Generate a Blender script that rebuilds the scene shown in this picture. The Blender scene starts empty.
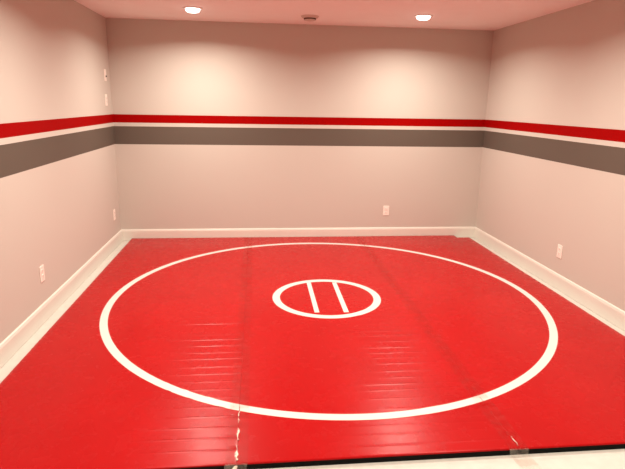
import bpy, bmesh, math, random
from mathutils import Matrix, Vector

random.seed(7)
sc = bpy.context.scene
COL = sc.collection

# ------------------------------------------------------------------ measures
W, H = 4.227, 2.406           # room width, ceiling height
YF = -7.9                     # front wall, behind the camera
RED_T, RED_B, GR_T, GR_B = 1.4245, 1.3285, 1.2963, 1.0961
MT = 0.035                    # wrestling mat thickness
ML, S1, S2, MR = 0.1173, 1.4533, 2.7559, 4.1055
MBACK, MFRONT = -0.022, -4.056
OX, OY, R_OUT, R_WID = 2.1154, -2.041, 1.7351, 0.0542
r_OUT, r_WID = 0.4432, 0.060

# ------------------------------------------------------------------ helpers
def link(name, me, parent=None, mat=None, smooth=False):
    o = bpy.data.objects.new(name, me)
    COL.objects.link(o)
    if mat:
        me.materials.append(mat)
    if smooth:
        for p in me.polygons:
            p.use_smooth = True
    if parent:
        o.parent = parent
    return o

def from_bm(name, bm, mat, parent=None, smooth=False):
    me = bpy.data.meshes.new(name)
    bmesh.ops.recalc_face_normals(bm, faces=bm.faces)
    bm.to_mesh(me)
    bm.free()
    return link(name, me, parent, mat, smooth)

def thing(name, label, cat, loc, rot=(0, 0, 0), group=None):
    o = bpy.data.objects.new(name, None)
    o.empty_display_size = 0.05
    COL.objects.link(o)
    o.location = loc
    o.rotation_euler = rot
    o['label'] = label
    o['category'] = cat
    if group:
        o['group'] = group
    return o

def tag(o, label, cat, group=None):
    o['label'] = label
    o['category'] = cat
    if group:
        o['group'] = group

def bx(bm, x0, x1, y0, y1, z0, z1, bevel=0.0, seg=2):
    r = bmesh.ops.create_cube(bm, size=1.0)
    vs = r['verts']
    for v in vs:
        v.co = Vector(((x0 + x1) / 2 + v.co.x * (x1 - x0),
                       (y0 + y1) / 2 + v.co.y * (y1 - y0),
                       (z0 + z1) / 2 + v.co.z * (z1 - z0)))
    if bevel > 0:
        es = list({e for v in vs for e in v.link_edges})
        bmesh.ops.bevel(bm, geom=es, offset=bevel, segments=seg, affect='EDGES', profile=0.6)

def lathe(bm, prof, n=40):
    """prof: list of (radius, z); radius 0 gives a pole."""
    rings = []
    for r, z in prof:
        if r < 1e-6:
            rings.append([bm.verts.new((0, 0, z))])
        else:
            rings.append([bm.verts.new((r * math.cos(2 * math.pi * k / n), r * math.sin(2 * math.pi * k / n), z)) for k in range(n)])
    for a, b in zip(rings, rings[1:]):
        for k in range(n):
            k2 = (k + 1) % n
            if len(a) == 1 and len(b) > 1:
                bm.faces.new((a[0], b[k], b[k2]))
            elif len(b) == 1 and len(a) > 1:
                bm.faces.new((a[k], a[k2], b[0]))
            elif len(a) > 1:
                bm.faces.new((a[k], a[k2], b[k2], b[k]))

# ------------------------------------------------------------------ materials
def nmat(name):
    m = bpy.data.materials.new(name)
    m.use_nodes = True
    nt = m.node_tree
    b = nt.nodes['Principled BSDF']
    return m, nt, b

def plain(name, col, rough=0.5, spec=0.5, var=0.0, vscale=6.0, bump=0.0, bscale=300.0):
    m, nt, b = nmat(name)
    N, L = nt.nodes, nt.links
    b.inputs['Roughness'].default_value = rough
    b.inputs['Specular IOR Level'].default_value = spec
    tc = N.new('ShaderNodeTexCoord')
    nz = N.new('ShaderNodeTexNoise')
    nz.inputs['Scale'].default_value = vscale
    nz.inputs['Detail'].default_value = 4
    L.new(tc.outputs['Object'], nz.inputs['Vector'])
    rp = N.new('ShaderNodeValToRGB')
    rp.color_ramp.elements[0].position = 0.3
    rp.color_ramp.elements[1].position = 0.7
    rp.color_ramp.elements[0].color = tuple(c * (1 - var) for c in col) + (1,)
    rp.color_ramp.elements[1].color = tuple(min(1, c * (1 + var)) for c in col) + (1,)
    L.new(nz.outputs['Fac'], rp.inputs['Fac'])
    L.new(rp.outputs['Color'], b.inputs['Base Color'])
    if bump > 0:
        n2 = N.new('ShaderNodeTexNoise')
        n2.inputs['Scale'].default_value = bscale
        n2.inputs['Detail'].default_value = 3
        L.new(tc.outputs['Object'], n2.inputs['Vector'])
        bp = N.new('ShaderNodeBump')
        bp.inputs['Strength'].default_value = bump
        bp.inputs['Distance'].default_value = 0.002
        L.new(n2.outputs['Fac'], bp.inputs['Height'])
        L.new(bp.outputs['Normal'], b.inputs['Normal'])
    return m

WALL_C = (0.565, 0.515, 0.455)
def wall_material():
    """greige wall paint with the two painted bands, by height"""
    m, nt, b = nmat('painted_wall')
    N, L = nt.nodes, nt.links
    b.inputs['Roughness'].default_value = 0.62
    b.inputs['Specular IOR Level'].default_value = 0.03
    geo = N.new('ShaderNodeNewGeometry')
    sep = N.new('ShaderNodeSeparateXYZ')
    L.new(geo.outputs['Position'], sep.inputs[0])
    mr = N.new('ShaderNodeMapRange')
    mr.inputs['From Min'].default_value = 0
    mr.inputs['From Max'].default_value = 2.5
    L.new(sep.outputs['Z'], mr.inputs['Value'])
    rp = N.new('ShaderNodeValToRGB')
    cr = rp.color_ramp
    cr.interpolation = 'CONSTANT'
    cols = [(0, WALL_C), (GR_B, (0.125, 0.098, 0.078)), (GR_T, (0.58, 0.54, 0.48)),
            (RED_B, (0.30, 0.001, 0.001)), (RED_T, WALL_C)]
    cr.elements[0].color = cols[0][1] + (1,)
    cr.elements[1].position = cols[1][0] / 2.5
    cr.elements[1].color = cols[1][1] + (1,)
    for z, c in cols[2:]:
        e = cr.elements.new(z / 2.5)
        e.color = c + (1,)
    L.new(mr.outputs['Result'], rp.inputs['Fac'])
    L.new(rp.outputs['Color'], b.inputs['Base Color'])
    nz = N.new('ShaderNodeTexNoise')
    nz.inputs['Scale'].default_value = 220
    nz.inputs['Detail'].default_value = 3
    L.new(geo.outputs['Position'], nz.inputs['Vector'])
    bp = N.new('ShaderNodeBump')
    bp.inputs['Strength'].default_value = 0.12
    bp.inputs['Distance'].default_value = 0.001
    L.new(nz.outputs['Fac'], bp.inputs['Height'])
    L.new(bp.outputs['Normal'], b.inputs['Normal'])
    return m

def vinyl_material():
    m = plain('red_vinyl', (0.385, 0.004, 0.005), rough=0.27, spec=0.13, var=0.05, vscale=2.2)
    nt = m.node_tree
    N, L = nt.nodes, nt.links
    b = N['Principled BSDF']
    tc = N['Texture Coordinate']
    n2 = N.new('ShaderNodeTexNoise')
    n2.inputs['Scale'].default_value = 420
    n2.inputs['Detail'].default_value = 2
    L.new(tc.outputs['Object'], n2.inputs['Vector'])
    n3 = N.new('ShaderNodeTexNoise')
    n3.inputs['Scale'].default_value = 14
    n3.inputs['Detail'].default_value = 3
    L.new(tc.outputs['Object'], n3.inputs['Vector'])
    b1 = N.new('ShaderNodeBump')
    b1.inputs['Strength'].default_value = 0.10
    b1.inputs['Distance'].default_value = 0.0010
    L.new(n2.outputs['Fac'], b1.inputs['Height'])
    L.new(b1.outputs['Normal'], b.inputs['Normal'])
    # gloss differs a little from place to place (scuffed vinyl)
    mr = N.new('ShaderNodeMapRange')
    mr.inputs['To Min'].default_value = 0.24
    mr.inputs['To Max'].default_value = 0.30
    L.new(n3.outputs['Fac'], mr.inputs['Value'])
    L.new(mr.outputs['Result'], b.inputs['Roughness'])
    return m

def tape_material(name, lo, hi):
    """clear packing tape: see-through film with gloss and cloudy creases"""
    m, nt, b = nmat(name)
    N, L = nt.nodes, nt.links
    out = N['Material Output']
    tr = N.new('ShaderNodeBsdfTransparent')
    b.inputs['Base Color'].default_value = (0.86, 0.78, 0.66, 1)
    b.inputs['Roughness'].default_value = 0.22
    tc = N.new('ShaderNodeTexCoord')
    nz = N.new('ShaderNodeTexNoise')
    nz.inputs['Scale'].default_value = 22
    nz.inputs['Detail'].default_value = 5
    L.new(tc.outputs['Object'], nz.inputs['Vector'])
    # darker tint bands painted in for shadows and air gaps under the film
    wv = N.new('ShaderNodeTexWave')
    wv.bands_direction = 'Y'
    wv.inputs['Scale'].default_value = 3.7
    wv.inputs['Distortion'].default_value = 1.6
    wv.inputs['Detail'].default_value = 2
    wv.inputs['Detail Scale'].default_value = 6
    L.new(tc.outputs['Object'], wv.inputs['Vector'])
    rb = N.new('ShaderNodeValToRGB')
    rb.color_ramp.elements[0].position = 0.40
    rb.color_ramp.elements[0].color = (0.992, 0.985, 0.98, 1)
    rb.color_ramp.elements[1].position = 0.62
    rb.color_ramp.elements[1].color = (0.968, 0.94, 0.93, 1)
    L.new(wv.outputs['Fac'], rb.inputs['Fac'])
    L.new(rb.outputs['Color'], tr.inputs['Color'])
    mr = N.new('ShaderNodeMapRange')
    mr.inputs['From Min'].default_value = 0.42
    mr.inputs['From Max'].default_value = 0.75
    mr.inputs['To Min'].default_value = lo
    mr.inputs['To Max'].default_value = hi
    L.new(nz.outputs['Fac'], mr.inputs['Value'])
    mx = N.new('ShaderNodeMixShader')
    L.new(mr.outputs['Result'], mx.inputs['Fac'])
    L.new(tr.outputs[0], mx.inputs[1])
    L.new(b.outputs[0], mx.inputs[2])
    gl = N.new('ShaderNodeBsdfGlossy')
    gl.inputs['Roughness'].default_value = 0.16
    m2 = N.new('ShaderNodeMixShader')
    m2.inputs['Fac'].default_value = 0.007
    L.new(mx.outputs[0], m2.inputs[1])
    L.new(gl.outputs[0], m2.inputs[2])
    L.new(m2.outputs[0], out.inputs['Surface'])
    return m

def emit_material(name, col, s):
    m, nt, b = nmat(name)
    b.inputs['Base Color'].default_value = (0.9, 0.88, 0.84, 1)
    b.inputs['Emission Color'].default_value = col + (1,)
    b.inputs['Emission Strength'].default_value = s
    return m

M_WALL = wall_material()
M_CEIL = plain('ceiling_paint', (0.90, 0.88, 0.85), rough=0.8, spec=0.2, var=0.01, bump=0.1)
M_TRIM = plain('trim_paint', (0.74, 0.70, 0.625), rough=0.38, spec=0.4, var=0.01)
M_FLOOR = plain('cream_carpet', (0.62, 0.585, 0.525), rough=0.95, spec=0.1, var=0.05, vscale=16, bump=0.9, bscale=260)
M_VINYL = vinyl_material()
M_LINE = plain('white_mat_paint', (0.66, 0.635, 0.59), rough=0.42, spec=0.4, var=0.02)
M_FOAM = plain('black_foam', (0.005, 0.0045, 0.004), rough=0.8, spec=0.12, var=0.2, vscale=60, bump=0.4)
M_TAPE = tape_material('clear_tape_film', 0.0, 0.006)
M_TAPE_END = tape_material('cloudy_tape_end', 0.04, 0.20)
M_CRINK = plain('cloudy_tape_crease', (0.85, 0.76, 0.64), rough=0.35, spec=0.5, var=0.08, vscale=40)
M_PLATE = plain('white_plate_plastic', (0.90, 0.82, 0.74), rough=0.35, spec=0.5, var=0.01)
M_DARK = plain('dark_slot', (0.03, 0.025, 0.022), rough=0.6, spec=0.3, var=0.1)
M_SCREW = plain('painted_screw', (0.62, 0.57, 0.5), rough=0.35, spec=0.6, var=0.05)
M_LENS = emit_material('lit_lens', (1.0, 0.93, 0.82), 4.0)
M_RING = plain('white_light_trim', (0.82, 0.79, 0.75), rough=0.4, spec=0.4, var=0.01)
M_VENT = plain('brown_vent_plastic', (0.13, 0.065, 0.045), rough=0.6, spec=0.2, var=0.05)
M_ALARM = plain('aged_alarm_plastic', (0.60, 0.52, 0.45), rough=0.5, spec=0.4, var=0.03)

# ------------------------------------------------------------------ the room
T = 0.12
def struct(name, boxes, mat, bevel=0.0):
    bm = bmesh.new()
    for b in boxes:
        bx(bm, *b, bevel=bevel)
    o = from_bm(name, bm, mat)
    o['kind'] = 'structure'
    return o

struct('floor', [(-T, W + T, YF - T, T, -0.12, 0.0)], M_FLOOR)
struct('ceiling', [(-T, W + T, YF - T, T, H, H + 0.12)], M_CEIL)
struct('wall_back', [(-T, W + T, 0.0, T, 0.0, H)], M_WALL)
struct('wall_left', [(-T, 0.0, YF, 0.0, 0.0, H)], M_WALL)
struct('wall_right', [(W, W + T, YF, 0.0, 0.0, H)], M_WALL)
struct('wall_front', [(-T, W + T, YF - T, YF, 0.0, H)], M_WALL)

HB = 0.1352
BASE_PROF = [(0, 0.003), (0.0150, 0.003), (0.0150, 0.1150), (0.0140, 0.1185), (0.0125, 0.1205), (0.0120, 0.1250),
             (0.0105, 0.1295), (0.0075, 0.1330), (0.0040, HB), (0, HB)]
def baseboard(name, a, b, inward):
    """moulded profile swept from a to b with mitred ends; inward = direction off the wall"""
    bm = bmesh.new()
    a, b, inward = Vector(a), Vector(b), Vector(inward)
    d = (b - a).normalized()
    loops = []
    for p, s in ((a, 1), (b, -1)):
        loops.append([bm.verts.new(p + inward * o + d * (s * o) + Vector((0, 0, z))) for o, z in BASE_PROF])
    n = len(BASE_PROF)
    for k in range(n):
        k2 = (k + 1) % n
        bm.faces.new((loops[0][k], loops[0][k2], loops[1][k2], loops[1][k]))
    bm.faces.new(loops[0])
    bm.faces.new(loops[1][::-1])
    o = from_bm(name, bm, M_TRIM)
    o['kind'] = 'structure'
baseboard('baseboard_back', (0, 0, 0), (W, 0, 0), (0, -1, 0))
baseboard('baseboard_left', (0, YF, 0), (0, 0, 0), (1, 0, 0))
baseboard('baseboard_right', (W, 0, 0), (W, YF, 0), (-1, 0, 0))
baseboard('baseboard_front', (W, YF, 0), (0, YF, 0), (0, 1, 0))

# ------------------------------------------------------------------ wrestling mats
def smooth(a, b, x):
    t = max(0.0, min(1.0, (x - a) / (b - a)))
    return t * t * (3 - 2 * t)

# roll creases across the mats: (y, x start, x end, height, half width, slope)
CREASES = {0: [], 1: [], 2: []}
ys = [-2.41, -2.53, -2.71, -2.789, -2.881, -2.977, -3.062, -3.165, -3.251, -3.337, -3.423, -3.508, -3.60, -3.688, -3.78, -3.866, -3.956]
hs = [0.5, 0.9, 0.5, 1.0, 0.7, 0.6, 0.8, 0.8, 0.6, 1.0, 1.0, 0.8, 0.9, 1.2, 1.0, 1.2, 1.1]
for y, h in zip(ys, hs):
    CREASES[0].append((y, 0.93 + random.uniform(-.1, .14), 1.53, 0.0021 * h, 0.0050, -0.012))
ym = -2.15
while ym > -4.02:
    CREASES[1].append((ym, 1.92 + random.uniform(-.12, .3), 2.80 - random.uniform(0, .12), 0.0014 * random.uniform(.45, 1.1), 0.0056, random.uniform(-.01, .01)))
    ym -= random.uniform(0.062, 0.098)
CREASES[2].append((-2.47, 3.02, 3.11, 0.0022, 0.0075, 0.9))   # the small pale scuff on the right-hand mat

def top_z(i, x, y):
    z = MT + 0.0006 * math.sin(1.7 * x + 0.8 * y + i) + 0.0004 * math.sin(4.1 * y - 2.3 * x)
    for (y0, xa, xb, h, w, sl) in CREASES[i]:
        dy = y - (y0 + sl * (x - (xa + xb) / 2))
        if abs(dy) > 4 * w:
            continue
        ramp = 0.22 if xb - xa > 0.3 else 0.03
        f = smooth(xa, xa + ramp, x) * (1 - smooth(xb - min(ramp, .1), xb, x))
        z += h * f * math.exp(-(dy / w) ** 2)
    return z

def frange(a, b, n):
    return [a + (b - a) * k / n for k in range(n + 1)]

def mat_panel(i, x0, x1, label, notch=None):
    root = thing('wrestling_mat', label, 'mat', ((x0 + x1) / 2, (MBACK + MFRONT) / 2, 0), group='red wrestling mat strips')
    cx, cy = root.location.x, root.location.y
    xs = [x0, x0 + .002, x0 + .006] + frange(x0 + .03, x1 - .03, 26) + [x1 - .006, x1 - .002, x1]
    if i == 2:
        xs = sorted(set(xs + frange(2.99, 3.14, 30)))
    yy = [MFRONT, MFRONT + .002, MFRONT + .006]
    dens = 0.0026 if i < 2 else 0.03
    n_f = int((2.12 - 4.046) / -dens) if i < 2 else int(1.9 / dens)
    yy += frange(-4.046, -2.12, n_f)
    yy += frange(-2.10, MBACK - .03, 40) + [MBACK - .006, MBACK - .002, MBACK]
    if i == 2:
        yy = sorted(set(yy + frange(-2.55, -2.39, 40)))
    if notch:
        nx, ny = notch
        xs = sorted(set(xs + [nx, nx - .002, nx - .006]))
        yy = sorted(set(yy + [ny, ny - .002, ny - .006]))
    bm = bmesh.new()
    grid = {}
    def inside(xc, yc):
        return not (notch and xc > notch[0] and yc > notch[1])
    def edge_d(x, y):
        # butted seam edges stay square, only the outer edges are rolled over
        d = min(x - x0 if i == 0 else 9, x1 - x if i == 2 else 9, y - MFRONT, MBACK - y)
        if notch:
            dx, dy = notch[0] - x, notch[1] - y
            dn = max(dx, dy)
            d = min(d, max(0, dn))
        return max(0.0, d)
    def vert(a, b):
        if (a, b) not in grid:
            x, y = xs[a], yy[b]
            d = edge_d(x, y)
            drop = 0.0
            if d < 0.006:
                t = 1 - d / 0.006
                drop = 0.006 * (1 - math.sqrt(max(0, 1 - t * t)))
            grid[(a, b)] = bm.verts.new((x - cx, y - cy, top_z(i, x, y) - drop))
        return grid[(a, b)]
    for a in range(len(xs) - 1):
        for b in range(len(yy) - 1):
            if inside((xs[a] + xs[a + 1]) / 2, (yy[b] + yy[b + 1]) / 2):
                bm.faces.new((vert(a, b), vert(a + 1, b), vert(a + 1, b + 1), vert(a, b + 1)))
    bm.edges.ensure_lookup_table()
    bnd = [e for e in bm.edges if e.is_boundary]
    r = bmesh.ops.extrude_edge_only(bm, edges=bnd)
    for v in [g for g in r['geom'] if isinstance(g, bmesh.types.BMVert)]:
        v.co.z = MT - 0.0072
    from_bm('vinyl_skin', bm, M_VINYL, root, smooth=True)
    # black foam core underneath, slightly proud at the cut front edge
    bm = bmesh.new()
    ins = 0.0012
    pts = [(x0 + ins, MFRONT + ins), (x1 - ins, MFRONT + ins)]
    if notch:
        pts += [(x1 - ins, notch[1] - ins), (notch[0] - ins, notch[1] - ins), (notch[0] - ins, MBACK - ins)]
    else:
        pts += [(x1 - ins, MBACK - ins)]
    pts += [(x0 + ins, MBACK - ins)]
    f = bm.faces.new([bm.verts.new((px - cx, py - cy, 0.0005)) for px, py in pts])
    r = bmesh.ops.extrude_face_region(bm, geom=[f])
    for v in [g for g in r['geom'] if isinstance(g, bmesh.types.BMVert)]:
        v.co.z = MT - 0.0066
    from_bm('foam_core', bm, M_FOAM, root)
    # this strip's share of the big painted circle
    for half in ((1, -1) if i == 1 else (None,)):
        line_ring(i, root, 'boundary_circle_line', R_OUT, R_WID, x0 + 0.0001, x1 - 0.0001, 1800, half)
    return root

LIFT = 0.0006
def line_z(i, x, y):
    return max(top_z(i, x, y + d * 0.0018) for d in range(-3, 4))
def line_ring(i, root, name, ro, wid, xa, xb, n, half=None):
    cx, cy = root.location.x, root.location.y
    bm = bmesh.new()
    rad = [ro - wid, ro - wid * 0.66, ro - wid * 0.33, ro]
    cache = {}
    def v(k, j):
        key = (k % n, j)
        if key not in cache:
            a = 2 * math.pi * k / n
            x = OX + rad[j] * math.cos(a)
            y = OY + rad[j] * math.sin(a)
            x = max(xa, min(xb, x))
            cache[key] = bm.verts.new((x - cx, y - cy, line_z(i, x, y) + LIFT))
        return cache[key]
    for k in range(n):
        am = 2 * math.pi * (k + 0.5) / n
        for j in range(3):
            xm = OX + (rad[j] + rad[j + 1]) / 2 * math.cos(am)
            if half and (math.sin(am) > 0) != (half > 0):
                continue
            if xa - 0.002 <= xm <= xb + 0.002:
                try:
                    bm.faces.new((v(k, j), v(k, j + 1), v(k + 1, j + 1), v(k + 1, j)))
                except ValueError:
                    pass
    bnd = [e for e in bm.edges if e.is_boundary]
    r = bmesh.ops.extrude_edge_only(bm, edges=bnd)
    for g in r['geom']:
        if isinstance(g, bmesh.types.BMVert):
            g.co.z -= LIFT + 0.0003
    o = from_bm(name, bm, M_LINE, root)
    return o

def line_bar(i, root, name, pa, pb, wid):
    cx, cy = root.location.x, root.location.y
    bm = bmesh.new()
    n = 120
    rows = []
    for k in range(n + 1):
        t = k / n
        x, y = pa[0] + (pb[0] - pa[0]) * t, pa[1] + (pb[1] - pa[1]) * t
        rows.append([bm.verts.new((x + s * wid / 2 - cx, y - cy, line_z(i, x + s * wid / 2, y) + LIFT)) for s in (-1, 0, 1)])
    for a, b in zip(rows, rows[1:]):
        for j in range(2):
            bm.faces.new((a[j], a[j + 1], b[j + 1], b[j]))
    bnd = [e for e in bm.edges if e.is_boundary]
    r = bmesh.ops.extrude_edge_only(bm, edges=bnd)
    for g in r['geom']:
        if isinstance(g, bmesh.types.BMVert):
            g.co.z -= LIFT + 0.0003
    return from_bm(name, bm, M_LINE, root)

G = 0.0004
mat_left = mat_panel(0, ML, S1 - G, 'red wrestling mat strip along the left wall, creased near its front right side')
mat_mid = mat_panel(1, S1 + G, S2 - G, 'middle red mat strip with the small white circle and two bars')
mat_right = mat_panel(2, S2 + G, MR, 'red wrestling mat strip along the right wall, with a notched back corner', notch=(3.955, -0.13))
line_ring(1, mat_mid, 'center_circle_line', r_OUT, r_WID, S1, S2, 720)
line_bar(1, mat_mid, 'starting_line', (2.003, -1.672), (2.000, -2.362), 0.037)
line_bar(1, mat_mid, 'starting_line', (2.230, -1.684), (2.225, -2.372), 0.039)

# ------------------------------------------------------------------ clear tape over the two seams
def seam_tape(xc, w, label, crinkles, hang, tilt):
    """one film strip: runs along the seam, folds over the front edge, ends on the carpet"""
    root = thing('seam_tape', label, 'tape', (xc, (MBACK + MFRONT) / 2, MT), group='clear tape over the mat seams')
    bm = bmesh.new()
    path = []                                   # (y, z offset kind)
    n = 900
    for k in range(n + 1):
        y = -0.05 + (MFRONT + 0.008 + 0.05) * k / n
        path.append((y, None))
    path += [(MFRONT - 0.0015, MT - 0.001), (MFRONT - 0.0042, MT - 0.006), (MFRONT - 0.006, MT - 0.016), (MFRONT - 0.010, 0.010),
             (MFRONT - 0.018, 0.0045)]
    for k in range(1, 14):
        path.append((MFRONT - 0.018 - hang * k / 13, 0.0035 + 0.0012 * math.sin(k * 1.3)))
    NX = 12
    rows = []
    cr = [(y0, random.uniform(.5, 1.0), random.uniform(-w / 2, -w * .15), random.uniform(w * .15, w / 2)) for y0 in crinkles]
    for (y, zk) in path:
        row = []
        for j in range(NX + 1):
            u = -w / 2 + w * j / NX
            over = max(0.0, (MFRONT - y)) * tilt
            x = xc + u + over
            if zk is None:
                i = (0 if xc < 2 else 1) if u < 0 else (1 if xc < 2 else 2)
                z = max(top_z(i, x, y + d * .0016) for d in range(-6, 7)) + 0.0021
                for (y0, h, a, b) in cr:
                    dy = y - y0 - 0.02 * u
                    if abs(dy) < 0.02 and a <= u <= b:
                        z += 0.0030 * h * math.exp(-(dy / 0.0055) ** 2)
                z += 0.0010 * math.exp(-(u / 0.006) ** 2) * (0.5 + 0.5 * math.sin(y * 41.0 + 1.2 * math.sin(y * 17)))
            else:
                z = zk + 0.0012 * math.sin(j * 1.9 + y * 60)
            row.append(bm.verts.new((x - xc, y - root.location.y, z - MT)))
        rows.append(row)
    for a, b in zip(rows, rows[1:]):
        for j in range(NX):
            bm.faces.new((a[j], a[j + 1], b[j + 1], b[j]))
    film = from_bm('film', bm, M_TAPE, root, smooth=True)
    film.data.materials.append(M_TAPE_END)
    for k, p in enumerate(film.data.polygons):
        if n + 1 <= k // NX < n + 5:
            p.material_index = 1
    md = film.modifiers.new('thickness', 'SOLIDIFY')
    md.thickness = 0.0004
    md.offset = 1
    return root

def crumple(root, pts, name='crease'):
    """raised cloudy folds where the film has bunched up: one ribbon tent along pts (x, y, z, half width, height)"""
    bm = bmesh.new()
    rows = []
    for (x, y, z, hw, h) in pts:
        lx, ly, lz = x - root.location.x, y - root.location.y, z - root.location.z
        rows.append([bm.verts.new((lx - hw, ly, lz)), bm.verts.new((lx - hw * .25, ly, lz + h)),
                     bm.verts.new((lx + hw * .3, ly, lz + h * .8)), bm.verts.new((lx + hw, ly, lz))])
    for a, b in zip(rows, rows[1:]):
        for j in range(4):
            j2 = (j + 1) % 4
            bm.faces.new((a[j], a[j2], b[j2], b[j]))
    bm.faces.new(rows[0])
    bm.faces.new(rows[-1][::-1])
    o = from_bm(name, bm, M_CRINK, root)
    o['label'] = 'pale bunched-up fold in the clear tape'
    return o

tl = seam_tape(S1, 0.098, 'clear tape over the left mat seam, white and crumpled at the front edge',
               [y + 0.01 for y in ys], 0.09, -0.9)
yr = -2.35
cr_r = []
while yr > -4.0:
    cr_r.append(yr)
    yr -= random.uniform(0.075, 0.115)
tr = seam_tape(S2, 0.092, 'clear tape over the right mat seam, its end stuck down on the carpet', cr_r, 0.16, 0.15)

def fold(root, xc, ya, yb, step, hw, h, wob):
    pts = []
    y = ya
    while y > yb:
        k = random.choice((.12, .3, .6, 1.0)) * random.uniform(.7, 1.1)
        pts.append((xc + random.uniform(-wob, wob), y, MT + 0.0042, hw * k, h * k))
        y -= step * random.uniform(.6, 1.4)
    crumple(root, pts)
fold(tl, S1 - 0.002, -3.93, -4.055, 0.012, 0.0085, 0.006, 0.004)
fold(tl, S1 + 0.001, -3.80, -3.905, 0.012, 0.0060, 0.005, 0.004)
fold(tl, S1 - 0.001, -3.66, -3.76, 0.014, 0.0030, 0.003, 0.003)
fold(tr, S2 + 0.002, -3.97, -4.055, 0.014, 0.0024, 0.003, 0.005)
crumple(tl, [(S1 - .004, MFRONT - .006, .026, .008, .004), (S1 - .014, MFRONT - .014, .010, .012, .006),
             (S1 - .03, MFRONT - .03, .005, .016, .006), (S1 - .05, MFRONT - .06, .005, .012, .005), (S1 - .07, MFRONT - .09, .004, .006, .003)])

# ------------------------------------------------------------------ wall plates
def outlet(label, loc, rz, kind='duplex'):
    """built facing -Y, back on y = 0"""
    root = thing('wall_outlet' if kind == 'duplex' else 'wall_plate', label,
                 'outlet' if kind == 'duplex' else 'wall plate', loc, (0, 0, rz), 'white wall plates')
    bm = bmesh.new()
    bx(bm, -.036, .036, -.006, 0, -.0585, .0585, bevel=.0028)
    from_bm('cover_plate', bm, M_PLATE, root)
    if kind == 'duplex':
        for s in (-1, 1):
            bm = bmesh.new()
            bx(bm, -.0165, .0165, -.0085, -.0045, s * .0195 - .014, s * .0195 + .014, bevel=.0035, seg=3)
            rc = from_bm('receptacle', bm, M_PLATE, root)
            bm = bmesh.new()
            bx(bm, -.0075, -.0050, -.0089, -.0080, s * .0195 - .001, s * .0195 + .0085)
            bx(bm, .0050, .0072, -.0089, -.0080, s * .0195, s * .0195 + .0075)
            bx(bm, -.0022, .0022, -.0089, -.0080, s * .0195 - .009, s * .0195 - .0045, bevel=.0008)
            from_bm('slots', bm, M_DARK, rc)
        screws = (0,)
    else:
        bm = bmesh.new()
        bx(bm, -.0165, .0165, -.0082, -.0045, -.033, .033, bevel=.002)
        ins = from_bm('insert', bm, M_PLATE, root)
        bm = bmesh.new()
        lathe(bm, [(0, .0), (.0085, .0), (.0085, .006), (.0065, .0095), (0, .0095)], 20)
        for v in bm.verts:
            v.co = Vector((v.co.x, -.0078 - v.co.z, v.co.y - .012))
        from_bm('cable_jack', bm, M_DARK, ins)
        screws = (-.048, .048)
    for z in screws:
        bm = bmesh.new()
        lathe(bm, [(0, 0), (.0034, 0), (.0034, .0010), (.0022, .0016), (0, .0016)], 16)
        for v in bm.verts:
            v.co = Vector((v.co.x, -.0058 - v.co.z, v.co.y + z))
        from_bm('screw', bm, M_SCREW, root)
    return root

PI = math.pi
# left wall faces +X: rotate the -Y facing plate by +90 degrees
outlet('upper white wall plate with a dark jack, high on the left wall by the corner', (0, -0.190, 1.825), PI / 2, 'jack')
outlet('white outlet just above the red stripe on the left wall by the corner', (0, -0.222, 1.575), PI / 2)
outlet('white outlet low on the left wall, close to the back corner', (0, -0.243, 0.360), PI / 2)
outlet('white outlet low on the left wall, nearest the camera', (0, -2.268, 0.350), PI / 2)
outlet('white outlet low on the back wall', (3.094, 0, 0.342), 0)
outlet('white outlet low on the right wall above the baseboard', (W, -1.829, 0.337), -PI / 2)

# ------------------------------------------------------------------ ceiling lights
LIGHT_E = 30
SPREAD = 158
LIGHT_C = (1.0, 0.93, 0.81)
def make_downlight():
    root = thing('ceiling_light', 'round lit ceiling light', 'ceiling light', (0, 0, H), group='round ceiling downlights')
    bm = bmesh.new()
    lathe(bm, [(.058, 0), (.090, 0), (.090, -.004), (.086, -.008), (.072, -.010), (.066, -.008), (.058, -.008), (.058, 0)], 48)
    from_bm('trim_ring', bm, M_RING, root, smooth=True)
    bm = bmesh.new()
    lathe(bm, [(.066, -.004), (.066, -.016), (.063, -.026), (.054, -.034), (.040, -.039), (.020, -.0415), (0, -.042)], 40)
    from_bm('lens', bm, M_LENS, root, smooth=True)
    ld = bpy.data.lights.new('lamp', 'AREA')
    ld.shape = 'DISK'
    ld.size = 0.10
    ld.energy = LIGHT_E
    ld.color = LIGHT_C
    ld.spread = math.radians(SPREAD)
    lo = bpy.data.objects.new('lamp', ld)
    COL.objects.link(lo)
    lo.parent = root
    lo.location = (0, 0, -0.0435)
    return root

def copy_tree(o, parent=None):
    c = o.copy()
    COL.objects.link(c)
    c.parent = parent
    for ch in list(o.children):
        copy_tree(ch, c)
    return c

proto = make_downlight()
ROWS = [-0.81, -2.6, -4.5]
names = {(0, 0): 'round lit ceiling light by the back wall, left of the smoke alarm',
         (1, 0): 'round lit ceiling light by the back wall, right of the smoke alarm',
         (0, 1): 'round lit ceiling light over the middle of the mats, by the left wall',
         (1, 1): 'round lit ceiling light over the middle of the mats, by the right wall',
         (0, 2): 'round lit ceiling light over the front edge of the mats, by the left wall',
         (1, 2): 'round lit ceiling light over the front edge of the mats, by the right wall'}
first = True
for r_, y in enumerate(ROWS):
    for c_, x in enumerate((0.985, 3.148)):
        o = proto if first else copy_tree(proto)
        first = False
        o.location = (x, y - (0.03 if c_ else 0), H)
        o['label'] = names[(c_, r_)]

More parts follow.
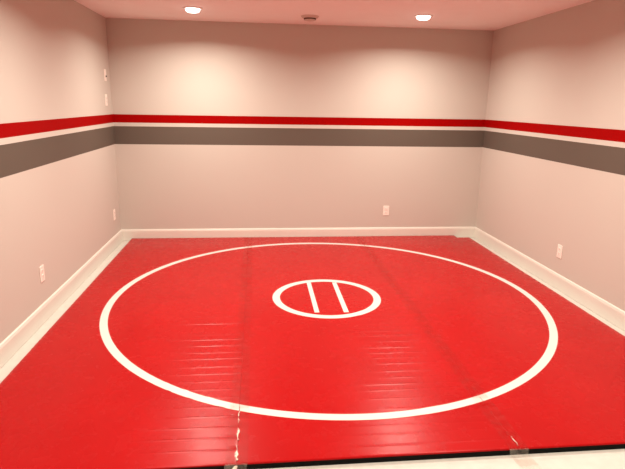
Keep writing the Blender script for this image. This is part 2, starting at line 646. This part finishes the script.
# ------------------------------------------------------------------ smoke alarm
al = thing('smoke_alarm', 'small round smoke alarm with a dark underside, on the ceiling between the lights', 'smoke alarm', (2.087, -0.58, H))
bm = bmesh.new()
lathe(bm, [(0, 0), (.088, 0), (.088, -.004), (.080, -.016), (.070, -.021), (0, -.021)], 48)
from_bm('base', bm, M_ALARM, al)
bm = bmesh.new()
lathe(bm, [(0, -.020), (.060, -.020), (.060, -.034), (0, -.034)], 48)
v = from_bm('vent_ring', bm, M_VENT, al)
v['label'] = 'dark vent band'
bm = bmesh.new()
lathe(bm, [(0, -.0335), (.058, -.0335), (.056, -.040), (.045, -.044), (0, -.045)], 48)
from_bm('cap', bm, M_ALARM, al)

# ------------------------------------------------------------------ camera
cam = bpy.data.cameras.new('camera')
co = bpy.data.objects.new('camera', cam)
COL.objects.link(co)
f_px, pitch, yaw, roll = 527.6836, -0.2442, 0.1081, 0.0171
cam.sensor_fit = 'HORIZONTAL'
cam.sensor_width = 36
cam.lens = f_px / 625 * 36
cam.clip_start = 0.05
fw = Vector((math.sin(yaw) * math.cos(pitch), math.cos(yaw) * math.cos(pitch), math.sin(pitch)))
rt = Vector((math.cos(yaw), -math.sin(yaw), 0))
up = rt.cross(fw)
r2 = math.cos(roll) * rt + math.sin(roll) * up
u2 = -math.sin(roll) * rt + math.cos(roll) * up
m3 = Matrix((r2, u2, -fw)).transposed()
co.matrix_world = Matrix.Translation((1.5511, -6.0864, 1.58)) @ m3.to_4x4()
sc.camera = co

# ------------------------------------------------------------------ world and view
w = bpy.data.worlds.new('world')
sc.world = w
w.use_nodes = True
bg = w.node_tree.nodes['Background']
bg.inputs['Color'].default_value = (0.02, 0.018, 0.016, 1)
bg.inputs['Strength'].default_value = 0.0
sc.view_settings.view_transform = 'Standard'
sc.view_settings.look = 'None'
sc.view_settings.gamma = 1
sc.view_settings.use_curve_mapping = False
sc.view_settings.exposure = 0.04
try:
    sc.cycles.use_denoising = True
    sc.cycles.max_bounces = 10
    sc.cycles.diffuse_bounces = 6
    sc.cycles.caustics_reflective = False
    sc.cycles.caustics_refractive = False
except Exception:
    pass
